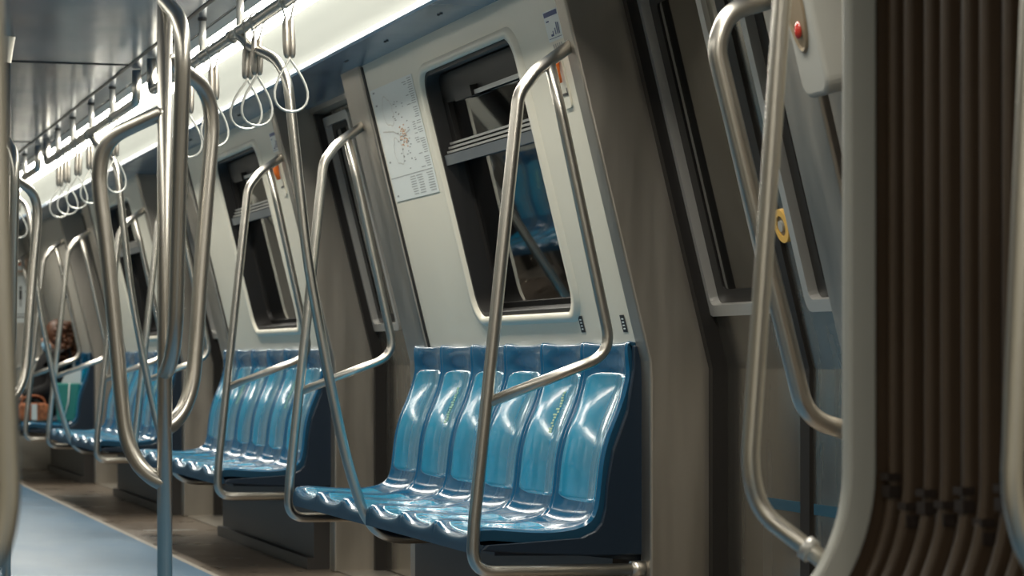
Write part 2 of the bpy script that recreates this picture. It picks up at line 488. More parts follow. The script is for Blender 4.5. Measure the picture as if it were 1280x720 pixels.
# side walls near the gangway, both carriages
for left in (False, True):
    for ya, yb in ((3.98, 4.62), (Y0, 3.28)):
        s = MB().prism([(2.36, 0), (2.36, ZK), (wx(1.955), 1.955), (wx(1.955, 2.40), 1.955), (2.40, ZK), (2.40, 0)], ya, yb)
        o = s.build('wall_right', M['white'])
        if left: c = mirror_pts(o); bpy.data.objects.remove(o); o = c; o.name = 'wall_left'
        tag(o, kind='structure')
# end walls
tag(MB().box((CX-1.66, Y_END, 0), (CX+1.66, Y_END+.04, ZC+.03)).build('wall_end', M['endwall']), kind='structure')
tag(MB().box((CX-1.66, Y0-.04, 0), (CX+1.66, Y0, ZC+.03)).build('wall_back', M['endwall']), kind='structure')

for y, x0, x1 in ((13.55, 1.95, 2.23), (17.1, 1.92, 2.18)):  # pale strips laid in place of glints reflected on the floor
    tag(MB().box((x0, y-.02, 0), (x1, y+.02, .003)).build('floor_glint', M['alu']), kind='structure')
# dark skirting boxes under the benches
for k in range(4):
    for left in (False, True):
        b = MB().box((2.29, 6.84+PER*k, 0), (2.36, 9.09+PER*k, .40)); b.box((2.262, 6.84+PER*k, .0), (2.29, 9.09+PER*k, .05))
        o = b.build('baseboard_right', M['box'])
        if left: c = mirror_pts(o); bpy.data.objects.remove(o); o = c; o.name = 'baseboard_left'
        tag(o, kind='structure')

# ------------------------------------------------------------------ gangway between the carriages
GC = .935
def hoop(hw, zarc, R, zt=2.0, Rt=.16, ang=38, n=8):
    """open hoop in (x, z): floor - slanted foot - arc - upright - rounded top, right then left"""
    pts = []
    a1 = math.radians(ang)
    xe = hw-R*(1-math.cos(a1)); ze = zarc-R*math.sin(a1)
    foot = xe-(ze-.012)*math.tan(a1)
    pts.append((foot, .012))
    for k in range(n+1):
        a = a1*(1-k/n); pts.append((hw-R*(1-math.cos(a)), zarc-R*math.sin(a)))
    for k in range(7):
        pts.append((hw, zarc+(zt-Rt-zarc)*(k+1)/7))
    for k in range(1, n+1):
        a = PI/2*k/n; pts.append((hw-Rt*(1-math.cos(a)), zt-Rt+Rt*math.sin(a)))
    left = [(-x, z) for x, z in pts[::-1]]
    return [(GC+x, z) for x, z in pts+left]
def hoop_band(name, hi, ho, ya, yb, m, parent=None):
    mb = MB(); n = len(hi)
    sides = [[(x, y, z) for x, z in h] for h, y in ((hi, ya), (ho, ya), (ho, yb), (hi, yb))]
    for i in range(4):
        a, b = sides[i], sides[(i+1) % 4]
        mb.add(a+b, [(q, q+1, n+q+1, n+q) for q in range(n-1)], i in (1, 3))
    for q in (0, n-1):
        mb.add([s[q] for s in sides], [(0, 1, 2, 3)])
    return mb.build(name, m, parent)
HA = hoop(.80, .716, .30); HB = hoop(.850, .716, .35, 2.06)
f1 = bevel(hoop_band('gangway_portal', HA, HB, 3.95, 3.985, M['frame']), .006, 2)
tag(f1, 'grey rounded gangway frame at the far side of the brown bellows', 'frame')
f2 = bevel(hoop_band('gangway_portal', HA, HB, 3.245, 3.28, M['frame']), .006, 2)
tag(f2, 'grey rounded gangway frame at the near side of the brown bellows', 'frame')
bw = empty('gangway_bellows', (GC, 3.615, 0)); tag(bw, 'dark brown ribbed gangway bellows wall at the right', 'bellows')
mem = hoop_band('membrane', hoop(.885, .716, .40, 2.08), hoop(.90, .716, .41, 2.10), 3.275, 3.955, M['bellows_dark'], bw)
mem.location = -Vector(bw.location)
NR = 9
for i in range(NR):
    y = 3.928-.068*i
    o = hoop_band('rib', hoop(.862-.004*(i % 2), .716, .37, 2.07), hoop(.895, .716, .41, 2.09), y-.012, y+.012, M['bellows'], bw)
    o.location = -Vector(bw.location); bevel(o, .009, 3)
    z = .70-(.035 if i % 2 else 0)-.01*(i % 3)
    for s in (1, -1):
        x = GC+s*.862
        c = MB().box((x-.010, y-.016, z), (x+.012, y+.016, z+.012)); c.box((x-.008, y-.016, z-.028), (x+.012, y+.016, z-.008))
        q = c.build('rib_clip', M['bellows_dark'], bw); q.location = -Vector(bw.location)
# bulkheads round the gangway
def bulkhead(ya, yb, nm):
    mb = MB(); hb = [(x, z) for x, z in HB]
    outer = [(CX+1.66, .0), (CX+1.66, ZC+.03), (CX-1.66, ZC+.03), (CX-1.66, .0)]
    poly = outer+[(hb[-1][0], 0.0)]+hb[::-1]+[(hb[0][0], 0.0)]
    mb.prism(poly, ya, yb)
    tag(mb.build(nm, M['bellows']), kind='structure')
bulkhead(3.957, 3.985, 'wall_front'); bulkhead(3.25, 3.278, 'wall_rear')
sk = hoop_band('gangway_cover', hoop(.93, .716, .44, 2.13), hoop(.96, .716, .46, 2.16), 3.29, 3.94, M['black']); sk.name = 'wall_gangway'; tag(sk, kind='structure')

def gangway_rail(Y, xt, xb, side, yf, label, knobs=True):
    """upright grab rail beside a gangway frame; side=+1 right, -1 left; yf = face of the frame it bolts to"""
    root = empty('grab_rail', (xb, Y, .6)); tag(root, label, 'handrail')
    s = side; edge = GC+s*.812
    path = [(edge, yf, 1.86), (xt-s*.0, Y, 1.82), (xb, Y, .715), (xb+s*.02, Y, .64), (edge+s*.005, yf, .53)]
    pts = fillet(path, [0, .08, .5, .10, 0], 10)
    o = MB().tube(pts, .0155, 18).build('tube', M['tube'], root); o.location = -Vector(root.location)
    d = (Vector(path[-2])-Vector(path[-1])).normalized()
    for t, r in ((.02, .026), (.09, .021)):
        p = Vector(path[-1])+d*t
        o = MB().tube([p-d*.008, p+d*.008], r, 16).build('collar', M['alu'], root); o.location = -Vector(root.location)
    p = Vector(path[0]); d = (Vector(path[1])-p).normalized()
    o = MB().tube([p, p+d*.02], .027, 16).build('collar', M['alu'], root); o.location = -Vector(root.location)
    return root
gangway_rail(4.10, 1.70, 1.617, 1, 3.985, 'steel grab rail with bent foot beyond the far grey gangway frame')
gangway_rail(3.20, 1.695, 1.645, 1, 3.245, 'blurred steel grab rail cut off by the right picture edge')
gangway_rail(3.20, .258, .296, -1, 3.245, 'blurred thick steel grab rail along the left picture edge')

# ------------------------------------------------------------------ benches
PROF = [(2.357, .938), (2.336, .945), (2.318, .947), (2.312, .935), (2.315, .90), (2.320, .870), (2.317, .83), (2.296, .765),
        (2.266, .695), (2.246, .625), (2.238, .555), (2.230, .490), (2.210, .450), (2.165, .430), (2.09, .422), (2.0, .426), (1.93, .432),
        (1.885, .430), (1.866, .418), (1.862, .395), (1.864, .372)]
PITCH = .404
PS = smooth_path([(x, 0, z) for x, z in PROF], 5)
for _ in range(6):
    PS = [PS[0]]+[PS[i] if i > 68 else (PS[i-1]+PS[i]*2+PS[i+1])/4 for i in range(1, len(PS)-1)]+[PS[-1]]
def prof_at(s):
    s = max(0, min(.99999, s))*(len(PS)-1); i = int(s); t = s-i
    p = PS[i].lerp(PS[i+1], t); d = (PS[i+1]-PS[i]).normalized()
    return p, Vector((-d.z, 0, d.x)) if False else Vector((d.z, 0, -d.x))
def s_of(i): return i/(len(PROF)-1)
def seat_pt(s, v, off=0.0):
    """s along the profile, v across one seat 0..1"""
    p, n = prof_at(s)
    if n.dot(Vector((-1, 0, 1))) < 0: n = -n
    e = abs(v-.5)*2                                   # 0 middle, 1 seam
    k = 1.0
    if s < s_of(3): k = .35
    elif s < s_of(6): k = .35+.65*(s-s_of(3))/(s_of(6)-s_of(3))
    ridge = .015*(e**3.2) - .013*max(0, (e-.92)/.08)**1.4      # raised shoulders, narrow groove at the seam
    scoop = -.011*(1-e*e)
    fr = max(0, (s-s_of(16))/(s_of(18)-s_of(16))); fr = min(fr, 1)
    d = (ridge+scoop)*k*(1+.25*fr)
    yy = (v-.5)*PITCH
    if s > s_of(15):                                  # towards the front lip the waves only rise and fall
        q = min(1, (s-s_of(15))/(s_of(17)-s_of(15)))
        low = max(0, min(1, (s-s_of(17.6))/(s_of(19)-s_of(17.6))))
        nn = (n*(1-q)+Vector((-.12, 0, 1))*q).normalized()
        return p + nn*(d*(1-low)) + n*off + Vector((0, yy, 0))
    return p + n*(d+off) + Vector((0, yy, 0))
OB = Vector((2.1, 0, 0))
def make_seat(root, yoff):
    ns, nv = 90, 34
    sh = MB()
    def vv(j):
        t = j/nv                                      # denser near the seams
        return .5-.5*math.cos(PI*t) if False else (t + .10*math.sin(2*PI*t)*-1)
    top = [seat_pt(i/ns, vv(j)) for i in range(ns+1) for j in range(nv+1)]
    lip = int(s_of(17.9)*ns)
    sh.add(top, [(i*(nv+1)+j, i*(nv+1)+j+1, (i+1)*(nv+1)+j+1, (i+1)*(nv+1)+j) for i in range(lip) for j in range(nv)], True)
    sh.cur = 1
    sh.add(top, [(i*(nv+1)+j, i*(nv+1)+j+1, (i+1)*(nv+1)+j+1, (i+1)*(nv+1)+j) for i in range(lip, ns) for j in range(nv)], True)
    # underside
    def under(i, j):
        p, n = prof_at(i/20)
        if n.dot(Vector((-1, 0, 1))) < 0: n = -n
        return p-n*.026+Vector((0, (vv(j)-.5)*PITCH, 0))
    un = [under(i, j) for i in range(21) for j in (0, nv)]
    sh.add(un, [(i*2, i*2+1, i*2+3, i*2+2) for i in range(20)], True)
    for j in (0, nv):                                 # side edges
        a = [seat_pt(i/40, vv(j)) for i in range(41)]
        b = []
        for i in range(41):
            p, n = prof_at(i/40)
            if n.dot(Vector((-1, 0, 1))) < 0: n = -n
            b.append(p-n*.026+Vector((0, (vv(j)-.5)*PITCH, 0)))
        sh.add(a+b, [(i, i+1, 41+i+1, 41+i) for i in range(40)])
    a = [seat_pt(1, vv(j)) for j in range(nv+1)]; sh.add([a[0], a[-1], un[-1], un[-2]], [(0, 1, 2, 3)])
    o = sh.build('seat', [M['blue'], M['rim']], root, OB); o.location = (0, yoff, 0)
    es_ = o.modifiers.new('split', 'EDGE_SPLIT'); es_.split_angle = math.radians(48)
    def pad(name, s0, s1, vw, r_top, r_bot, m):
        n1, n2 = 44, 22
        mb = MB(); vs = []
        for i in range(n1+1):
            t = i/n1
            # half-width narrows at the rounded ends
            def endw(q, r): return math.sqrt(max(0, 1-((r-q)/r)**2)) if q < r else 1
            w = vw*(.55+.45*endw(t, r_top))*(.55+.45*endw(1-t, r_bot)) if False else vw*min(endw(t+.012, r_top), endw(1-t+.012, r_bot))
            for j in range(n2+1):
                q = -1+2*j/n2
                edge = max(abs(q), 0)
                lift = .0035 if abs(q) < .97 and 0 < i < n1 else -.001
                vs.append(seat_pt(s0+(s1-s0)*t, .5+.5*w*q, lift))
        mb.add(vs, [(i*(n2+1)+j, i*(n2+1)+j+1, (i+1)*(n2+1)+j+1, (i+1)*(n2+1)+j) for i in range(n1) for j in range(n2)], True)
        return mb.build(name, m, o, OB)
    p1 = pad('back_pad', s_of(5.2), s_of(10.9), .86, .10, .06, M['blue_pad']); p1.location = (0, 0, 0)
    p2 = pad('seat_pad', s_of(13.0), s_of(16.9), .86, .10, .12, M['blue_seat']); p2.location = (0, 0, 0)
    return o
YS = -.012
bench = empty('seat_bench', (2.1, YB[0]+YS, 0))
s0 = make_seat(bench, -2.5*PITCH)
for i in range(1, 6):
    c = copy_tree(s0, bench); c.location = (0, (i-2.5)*PITCH, 0)
# faint pale printed marks on two of the back pads
for i in (1, 4):
    seat = [c for c in bench.children if abs(c.location.y-(i-2.5)*PITCH) < .01][0]
    mk = MB()
    for q in range(15):
        a = s_of(6.4)+(s_of(8.2)-s_of(6.4))*q/15; b = a+(s_of(8.2)-s_of(6.4))*.045
        v0 = .41+.05*random.random(); v1 = v0+.04+.06*random.random()
        mk.add([seat_pt(a, v0, .0052), seat_pt(a, v1, .0052), seat_pt(b, v1, .0052), seat_pt(b, v0, .0052)], [(0, 1, 2, 3)])
    m_ = mk.build('pad_marking', M['yellow_ink'], seat, OB); m_.location = (0, 0, 0)
for s in (-1, 1):                                     # end panels and support
    y = s*(3*PITCH+.004)
    poly = [(2.355, .36), (2.355, .938), (2.322, .938), (2.322, .87), (2.304, .76), (2.262, .65), (2.246, .56), (2.240, .49), (2.229, .45), (2.210, .428), (2.17, .41), (2.0, .40), (1.90, .395), (1.885, .38), (2.0, .37), (2.2, .36)]
    o = MB().prism(poly, min(y, y+s*.02), max(y, y+s*.02)).build('end_panel', M['navy'], bench, OB); bevel(o, .006, 2); o.location = (0, 0, 0)
o = MB().prism([(2.355, .34), (2.355, .40), (2.18, .40), (1.93, .385), (1.93, .365), (2.18, .36)], -3*PITCH, 3*PITCH).build('support_beam', M['navy'], bench, OB); o.location = (0, 0, 0)
BL = ['glossy blue six-seat bench nearest the camera, under the map poster and window',
      'second blue bench, between the first and second doorways beyond the centre pole',
      'third blue bench, seen between the loops of the nearest pole',
      'farthest blue bench, where the masked passenger sits']
tag(bench, BL[0], 'bench', 'blue benches along the right wall')
for k in (1, 2, 3):
    c = copy_tree(bench); c.location = (2.1, YB[k]+YS, 0); tag(c, BL[k])
for k in (0, 1, 2):
    c = copy_tree(bench); c.location = (2*CX-2.1, YB[k], 0); c.rotation_euler = (0, 0, PI)
    tag(c, ['blue bench across the aisle, mirrored in the nearest window', 'second blue bench across the aisle, mirrored in the farther window', 'third blue bench across the aisle, out of the picture'][k], None, 'blue benches across the aisle')

# ------------------------------------------------------------------ bench end rails
def make_rail():
    r = empty('bench_end_rail', (2.1, 0, 0))
    main = [(2.150, 0, 1.768), (2.035, 0, 1.685), (1.985, 0, 1.62), (1.860, 0, .46), (1.853, 0, .325), (2.33, 0, .322)]
    o = MB().tube(fillet(main, [0, .10, .10, .3, .10, 0], 9), .0175, 18).build('main_tube', M['tube'], r, OB); o.location = (0, 0, 0)
    inner = [(2.075, 0, 1.712), (2.243, 0, .955), (1.905, 0, .785)]
    inner = [(2.072, 0, 1.710), (2.108, 0, 1.56), (2.252, 0, .915), (1.900, 0, .783)]
    o = MB().tube(fillet(inner, [0, .2, .085, 0], 9), .0155, 18).build('armrest_tube', M['tube'], r, OB); o.location = (0, 0, 0)
    o = MB().tube([(2.155, 0, 1.772), (2.138, 0, 1.760)], .027, 18).build('wall_flange', M['tube'], r, OB); o.location = (0, 0, 0)
    o = MB().tube([(2.305, 0, .322), (2.345, 0, .322)], .024, 18).build('wall_flange', M['tube'], r, OB); o.location = (0, 0, 0)
    return r
rail0 = make_rail()
RL = {(0, 0): 'bent steel end rail at the near end of the nearest bench', (0, 1): 'bent steel end rail at the far end of the nearest bench',
      (1, 0): 'bent steel end rail at the near end of the second bench', (1, 1): 'bent steel end rail at the far end of the second bench',
      (2, 0): 'bent steel end rail at the near end of the third bench', (2, 1): 'bent steel end rail at the far end of the third bench',
      (3, 0): 'bent steel end rail at the near end of the farthest bench, before the passenger', (3, 1): 'bent steel end rail at the farthest end of the last bench'}
RY = (6.730, 9.243)
first = True
for k in range(4):
    for e in (0, 1):
        o = rail0 if first else copy_tree(rail0); first = False
        o.location = (2.1, RY[e]+PER*k, 0); tag(o, RL[(k, e)], 'handrail', 'bench end rails')
for k in range(3):
    for e in (0, 1):
        o = copy_tree(rail0); o.location = (2*CX-2.1, RY[e]+PER*k, 0); o.rotation_euler = (0, 0, PI)
        tag(o, 'bent steel end rail of the %s bench across the aisle, %s end' % (['first', 'second', 'third'][k], ['near', 'far'][e]), 'handrail', 'end rails across the aisle')

# divider rail: from the overhead rail down to the middle of each bench
def make_divider():
    r = empty('divider_rail', (1.86, 0, 0))
    pts = [(1.56, .75, 2.0), (1.56, .60, 1.985), (1.56, .42, 1.93), (1.57, .22, 1.885), (1.592, .11, 1.845), (1.612, .06, 1.78), (1.622, .05, 1.70), (1.650, .05, 1.45), (1.68, .05, 1.20),
           (1.735, .05, .90), (1.795, .05, .617), (1.845, .05, .45), (1.875, .05, .385), (1.915, .05, .345), (1.975, .05, .327), (2.10, .05, .325), (2.29, .05, .325)]
    o = MB().tube(smooth_path(pts, 5), .0165, 16).build('tube', M['tube'], r, (1.86, 0, 0)); o.location = (0, 0, 0)
    o = MB().tube([(1.56, .76, 2.0), (1.56, .70, 1.998)], .024, 16).build('joint_sleeve', M['tube'], r, (1.86, 0, 0)); o.location = (0, 0, 0)
    o = MB().tube([(2.26, .05, .325), (2.29, .05, .325)], .024, 16).build('wall_flange', M['tube'], r, (1.86, 0, 0)); o.location = (0, 0, 0)
    return r
dv = make_divider()
for k in range(4):
    o = dv if k == 0 else copy_tree(dv)
    o.location = (1.86, YB[k], 0)
    tag(o, 'slanting steel tube from overhead rail to the middle of the %s bench' % ['nearest', 'second', 'third', 'farthest'][k], 'handrail', 'divider tubes in front of the benches')

# ------------------------------------------------------------------ overhead handrails with hangers
XH, ZH = 1.56, 2.0
def make_overhead():
    r = empty('overhead_handrail', (XH, 0, ZH))
    O = (XH, 0, ZH)
    ya, yb = -.96, 2.62                                # ends relative to the bank centre
    path = [(XH, ya, ZC-.006), (XH, ya, ZH), (XH, yb, ZH), (XH, yb, ZC-.006)]
    o = MB().tube(fillet(path, [0, .06, .06, 0], 8), .0195, 18).build('bar', M['tube'], r, O); o.location = (0, 0, 0)
    for y in (-.18, .60, 1.36, 2.05):
        o = MB().tube([(XH, y, ZH+.01), (XH, y, ZC-.004)], .0125, 14).build('hanger_rod', M['cross_grey'], r, O); o.location = (0, 0, 0)
        o = MB().lathe([(.018, .0), (.018, -.004), (.013, -.008)], (XH, y, ZC-.001), 16).build('ceiling_plate', M['box'], r, O); o.location = (0, 0, 0)
        o = MB().tube([(XH, y-.018, ZH), (XH, y+.018, ZH)], .0225, 16).build('joint_sleeve', M['cross_grey'], r, O); o.location = (0, 0, 0)
    return r
oh = make_overhead()
for k in range(4):
    o = oh if k == 0 else copy_tree(oh)
    if k == 3:
        for ch in list(o.children):
            pass
    o.location = (XH, YB[k]-.0, ZH) if k < 3 else (XH, YB[k]-.02, ZH)
    tag(o, 'overhead steel handrail above the %s bench' % ['nearest', 'second', 'third', 'farthest'][k], 'handrail', 'overhead handrails on the right')
for k in range(3):
    o = copy_tree(oh); o.location = (2*CX-XH, YB[k]+1.66, ZH); o.rotation_euler = (0, 0, PI)
    tag(o, 'overhead steel handrail above the %s bench across the aisle' % ['first', 'second', 'third'][k], 'handrail', 'overhead handrails across the aisle')

def make_strap():
    r = empty('strap_hanger', (XH, 0, ZH))
    O = (XH, 0, ZH)
    # wire hook round the bar
    pts = [(XH-.006, .004, ZH-.062)]+[(XH+.0245*math.sin(a), 0, ZH+.0245*math.cos(a)) for a in [math.radians(-130+260*i/14) for i in range(15)]]+[(XH+.006, -.004, ZH-.062)]
    o = MB().tube(pts, .0032, 8).build('hook', M['wire'], r, O); o.location = (0, 0, 0)
    g = MB()
    for s, m in ((-1, 0), (1, 0)):
        prof = [(.0001, 0), (.006, .002), (.0105, .012), (.012, .04), (.0115, .085), (.009, .112), (.0045, .124), (.0001, .125)]
        g.lathe(prof, (XH+s*.0085, 0, ZH-.18), 6)
    o = g.build('sleeve', M['steel'], r, O); o.location = (0, 0, 0)
    lp = []
    for i in range(25):
        t = i/24; a = PI*2*t
        z = -.178-.165*(1-math.cos(a))/2
        w = .058*math.sin(a)*math.sin(a/2)**1.3
        lp.append((XH+w*1.25, 0, ZH+z))
    o = MB().tube(lp, .004, 10).build('loop', M['wire'], r, O); o.location = (0, 0, 0)
    return r
st = make_strap()
SY = [(7.79, 'grey wire strap hanger nearest the camera on the overhead rail', .5), (8.29, 'strap hanger just behind the nearest one, front of the overlapping pair', .6),
      (8.42, 'strap hanger at the back of the overlapping pair near the slanting tube', .5), (9.13, 'strap hanger just right of the nearest pole loop', .7), (9.65, 'strap hanger seen through the right loop of the nearest pole', .4),
      (11.80, 'strap hanger behind the left loop of the nearest pole', .9), (12.66, 'strap hanger just left of the nearest pole loop', .8), (13.10, 'strap hanger over the second bench, second left of the pole', .5),
      (13.66, 'strap hanger above the second bench, front of the far pair', .4), (13.95, 'strap hanger above the second bench, back of the far pair', .7), (16.35, 'farthest visible strap hanger, beside the second pole loop', .5)]
for i, (y, lab, rz) in enumerate(SY):
    o = st if i == 0 else copy_tree(st)
    o.location = (XH, y, ZH)
    o.rotation_euler = (0, .02*((i*7) % 5-2), 0)
    for ch in o.children:
        if ch.name.startswith('loop'): ch.rotation_euler = (0, 0, rz-.45)
    tag(o, lab, 'strap', 'strap hangers on the overhead rail')

# ------------------------------------------------------------------ three-branch poles
def make_pole():
    r = empty('grab_pole', (CX, YD[0]+.05, 0))
    o = MB().tube([(0, 0, 0), (0, 0, ZC-.09)], .0178, 18).build('post', M['tube'], r)
    o = MB().lathe([(.019, -.10), (.020, -.09), (.026, -.05), (.034, -.008), (.036, 0)], (0, 0, ZC-.001), 20).build('ceiling_cap', M['tube'], r)
    o = MB().lathe([(.036, 0), (.036, .006), (.022, .012)], (0, 0, 0), 20).build('floor_plate', M['tube'], r)
    vd = Vector((.15, .9887, 0)); rt = Vector((.9887, -.15, 0))
    shape = [(0, .0), (.03, .015), (.065, .05), (.092, .11), (.105, .20), (.120, .36), (.140, .55), (.156, .68), (.158, .735), (.148, .785), (.12, .822), (.07, .848), (0, .878)]
    for az, z0 in ((-75, .606), (45, .735), (165, .866)):
        a = math.radians(az); d = rt*math.sin(a)+vd*math.cos(a)
        pts = [tuple(d*x+Vector((0, 0, z0+z))) for x, z in shape]
        MB().tube(smooth_path(pts, 5), .0185, 18).build('branch', M['tube'], r)
    return r
pole = make_pole()
tag(pole, 'steel centre pole with three looping branches, nearest the camera', 'pole', 'three-branch centre poles')
for k, lab in ((1, 'steel three-branch centre pole farther off by the left picture edge'), (2, 'third three-branch centre pole down the aisle, out of the picture')):
    o = copy_tree(pole); o.location = (CX, YD[k]+.05, 0); tag(o, lab)

# rail beside the near pillar of the first doorway
r = empty('door_grab_rail', (2.05, 5.30, 0))
path = [(2.17, 5.30, 1.70), (2.04, 5.30, 1.66), (2.012, 5.30, 1.58), (2.225, 5.30, .77), (2.345, 5.30, .735)]
o = MB().tube(fillet(path, [0, .08, .10, .10, 0], 9), .0215, 18).build('main_tube', M['tube'], r, (2.05, 5.30, 0)); o.location = (0, 0, 0)
o = MB().tube([(2.325, 5.30, .735), (2.345, 5.30, .735)], .03, 16).build('wall_flange', M['tube'], r, (2.05, 5.30, 0)); o.location = (0, 0, 0)
tag(r, 'steel grab rail bending at top and foot, right of the first doorway', 'handrail')

# lamp housing above it
HL = Vector((2.10, 4.985, 1.47))
h = empty('lamp_housing', tuple(HL))
def hp(y, z, off): return W(y, z, off, 2.345)-HL
b = MB(); prof = rrect(4.915, 5.05, 1.465, 1.93, .035)
A = [hp(a, c, -.0) for a, c in prof]; B = [hp(a, c, .085) for a, c in prof]
ring(b, A, B); b.add(B, [tuple(range(len(B)))]); b.add(A, [tuple(range(len(A)))[::-1]])
bevel(b.build('body', M['grey_box'], h), .010, 3)
def oval(off, sy, sz, n=28, cz=1.665):
    return [hp(4.988+sy*math.cos(2*PI*i/n), cz+sz*math.sin(2*PI*i/n), off) for i in range(n)]
b = MB(); ring(b, oval(.0855, .047, .110), oval(.090, .043, .104)); ring(b, oval(.090, .043, .104), oval(.0862, .038, .098)); b.add(oval(.0862, .038, .098), [tuple(range(28))])
o = b.build('lamp_recess', M['tan'], h)
MB().ball(hp(4.99, 1.605, .088), .012, 14, 10, (.7, 1, 1.6)).build('lamp_lens', M['red'], o)
tag(h, 'pale grey wall housing with a small red lamp, above the bent grab rail', 'lamp housing')

# ------------------------------------------------------------------ notices on the wall
def local_wall(root):
    L = Vector(root.location)
    def q(mb, y0, y1, z0, z1, off):
        a = [W(y0, z0, off)-L, W(y1, z0, off)-L, W(y1, z1, off)-L, W(y0, z1, off)-L]; mb.add(a, [(0, 1, 2, 3)])
    return q
def make_poster(dy, label):
    root = empty('map_poster', tuple(W(8.74+dy, 1.47))); q = local_wall(root)
    sh = MB(); L = Vector(root.location)
    a = [W(y, z, o_)-L for o_ in (.001, .0025) for y, z in ((8.44+dy, 1.465), (9.045+dy, 1.465), (9.045+dy, 1.86), (8.44+dy, 1.86))]
    sh.add(a, [(0, 1, 2, 3)[::-1], (4, 5, 6, 7), (0, 1, 5, 4), (1, 2, 6, 5), (2, 3, 7, 6), (3, 0, 4, 7)])
    sh.build('sheet', M['paper'], root)
    t = MB(); rng = random.Random(3)
    # index of stops in two columns at the near side, a legend below, a ruled line above it
    for i in range(40):
        z = 1.85-i*.0075
        for c0, c1 in ((8.455, 8.52), (8.53, 8.585)):
            if rng.random() < (.95 if c0 < 8.5 else .35): q(t, c0+dy, c1-rng.random()*.02+dy, z, z+.0024, .0031)
    t.build('index_print', M['ink'], root); t = MB()
    q(t, 8.45+dy, 9.035+dy, 1.545, 1.5475, .0031)
    for i in range(8):
        z = 1.535-i*.0085
        for c0 in (8.46, 8.60, 8.70):
            q(t, c0+dy, c0+.06+rng.random()*.03+dy, z, z+.0024, .0031)
    t.build('legend_print', M['ink'], root); t = MB()
    for i in range(60):
        y = 8.61+.2*rng.random(); z = 1.56+.27*rng.random()
        if (y-8.7)**2/.01+(z-1.68)**2/.014 < 1.2: q(t, y+dy, y+.012+.012*rng.random()+dy, z, z+.0028, .0031)
    t.build('map_print', M['ink'], root); t = MB()
    for z in (1.845, 1.80, 1.60, 1.48): q(t, 8.985+dy, 9.01+dy, z, z+.006, .0031)
    t.build('margin_print', M['ink'], root)
    def line(pts, name, m, w=.003):
        mb = MB()
        for (y0, z0), (y1, z1) in zip(pts[:-1], pts[1:]):
            d = Vector((y1-y0, z1-z0, 0)); n = Vector((-d.y, d.x, 0)).normalized()*w*.5
            mb.add([W(y0+n.x+dy, z0+n.y, .0033)-L, W(y1+n.x+dy, z1+n.y, .0033)-L, W(y1-n.x+dy, z1-n.y, .0033)-L, W(y0-n.x+dy, z0-n.y, .0033)-L], [(0, 1, 2, 3)])
        return mb.build(name, m, root)
    ci = lambda cy, cz, ry, rz, n=22, wob=.12: [(cy+ry*(1+wob*math.sin(3*i+cz*9))*math.cos(2*PI*i/n), cz+rz*(1+wob*math.cos(5*i))*math.sin(2*PI*i/n)) for i in range(n+1)]
    line(ci(8.86, 1.77, .07, .05), 'map_outline', M['alu'], .003); line(ci(8.84, 1.63, .06, .045), 'map_outline', M['alu'], .003)
    line([(8.99, 1.71), (8.85, 1.70), (8.74, 1.675), (8.62, 1.69)], 'map_line', M['alu'], .004)
    mb = MB()
    for i in range(34):
        y = 8.67+.10*rng.random(); z = 1.635+.075*rng.random()
        q(mb, y+dy, y+.014+dy, z, z+.004, .0035)
    mb.build('map_mark', M['orange_ink'], root)
    tag(root, label, 'poster')
    return root
make_poster(0, 'white network map poster with fine print, left of the nearest window')
def make_info(dy, label):
    root = empty('notice_sticker', tuple(W(6.83+dy, 1.785))); q = local_wall(root)
    t = MB(); q(t, 6.765+dy, 6.90+dy, 1.785, 1.868, .0015); t.build('sheet', M['paper'], root)
    t = MB(); q(t, 6.775+dy, 6.895+dy, 1.852, 1.865, .0022); t.build('header_bar', M['darkblue'], root); t = MB()
    for i, (a, h_) in enumerate(((6.785, .03), (6.80, .032), (6.818, .018), (6.84, .012))): q(t, a+dy, a+.008+dy, 1.80, 1.80+h_, .0022)
    q(t, 6.84+dy, 6.865+dy, 1.798, 1.804, .0022); q(t, 6.86+dy, 6.885+dy, 1.838, 1.842, .0022); q(t, 6.775+dy, 6.89+dy, 1.792, 1.7935, .0022)
    t.build('print', M['darkblue'], root)
    t = MB()
    for i in range(5): q(t, 6.79+.018*i+dy, 6.80+.018*i+dy, 1.765, 1.777, .0015)
    t.build('caption', M['grey_box'], root)
    tag(root, label, 'sticker', 'blue and white wall notices')
make_info(.022, 'white notice with dark blue bar, above the nearest bench end rail')
make_info(PER+.022, 'white notice with dark blue bar, above the second bench')
def make_handle(dy, label):
    L0 = W(6.86+dy, 1.64); root = empty('emergency_handle', tuple(L0)); L = Vector(L0)
    b = MB(); pr = rrect(6.845+dy, 6.915+dy, 1.60, 1.755, .015, 4)
    A = [W(a, c, 0)-L for a, c in pr]; B = [W(a, c, .006)-L for a, c in pr]
    ring(b, A, B); b.add(B, [tuple(range(len(B)))])
    b.build('backplate', M['white'], root)
    p = MB().tube([W(6.868+dy, 1.745, .014)-L, W(6.862+dy, 1.735, .02)-L, W(6.862+dy, 1.70, .022)-L, W(6.866+dy, 1.672, .018)-L], lambda i: (.006, .014, .012, .009)[i], 12)
    p.build('pull', M['orange'], root)
    t = MB(); t.box((0, 0, 0), (0, 0, 0)) if False else None
    q = local_wall(root); t = MB(); q(t, 6.85+dy, 6.91+dy, 1.635, 1.642, .008); q(t, 6.845+dy, 6.852+dy, 1.635, 1.655, .008)
    t.build('slot', M['box'], root)
    tag(root, label, 'emergency handle', 'orange emergency handles')
make_handle(0, 'orange emergency pull handle behind the top of the nearest end rail')
make_handle(PER, 'orange emergency pull handle behind the second bench end rail')
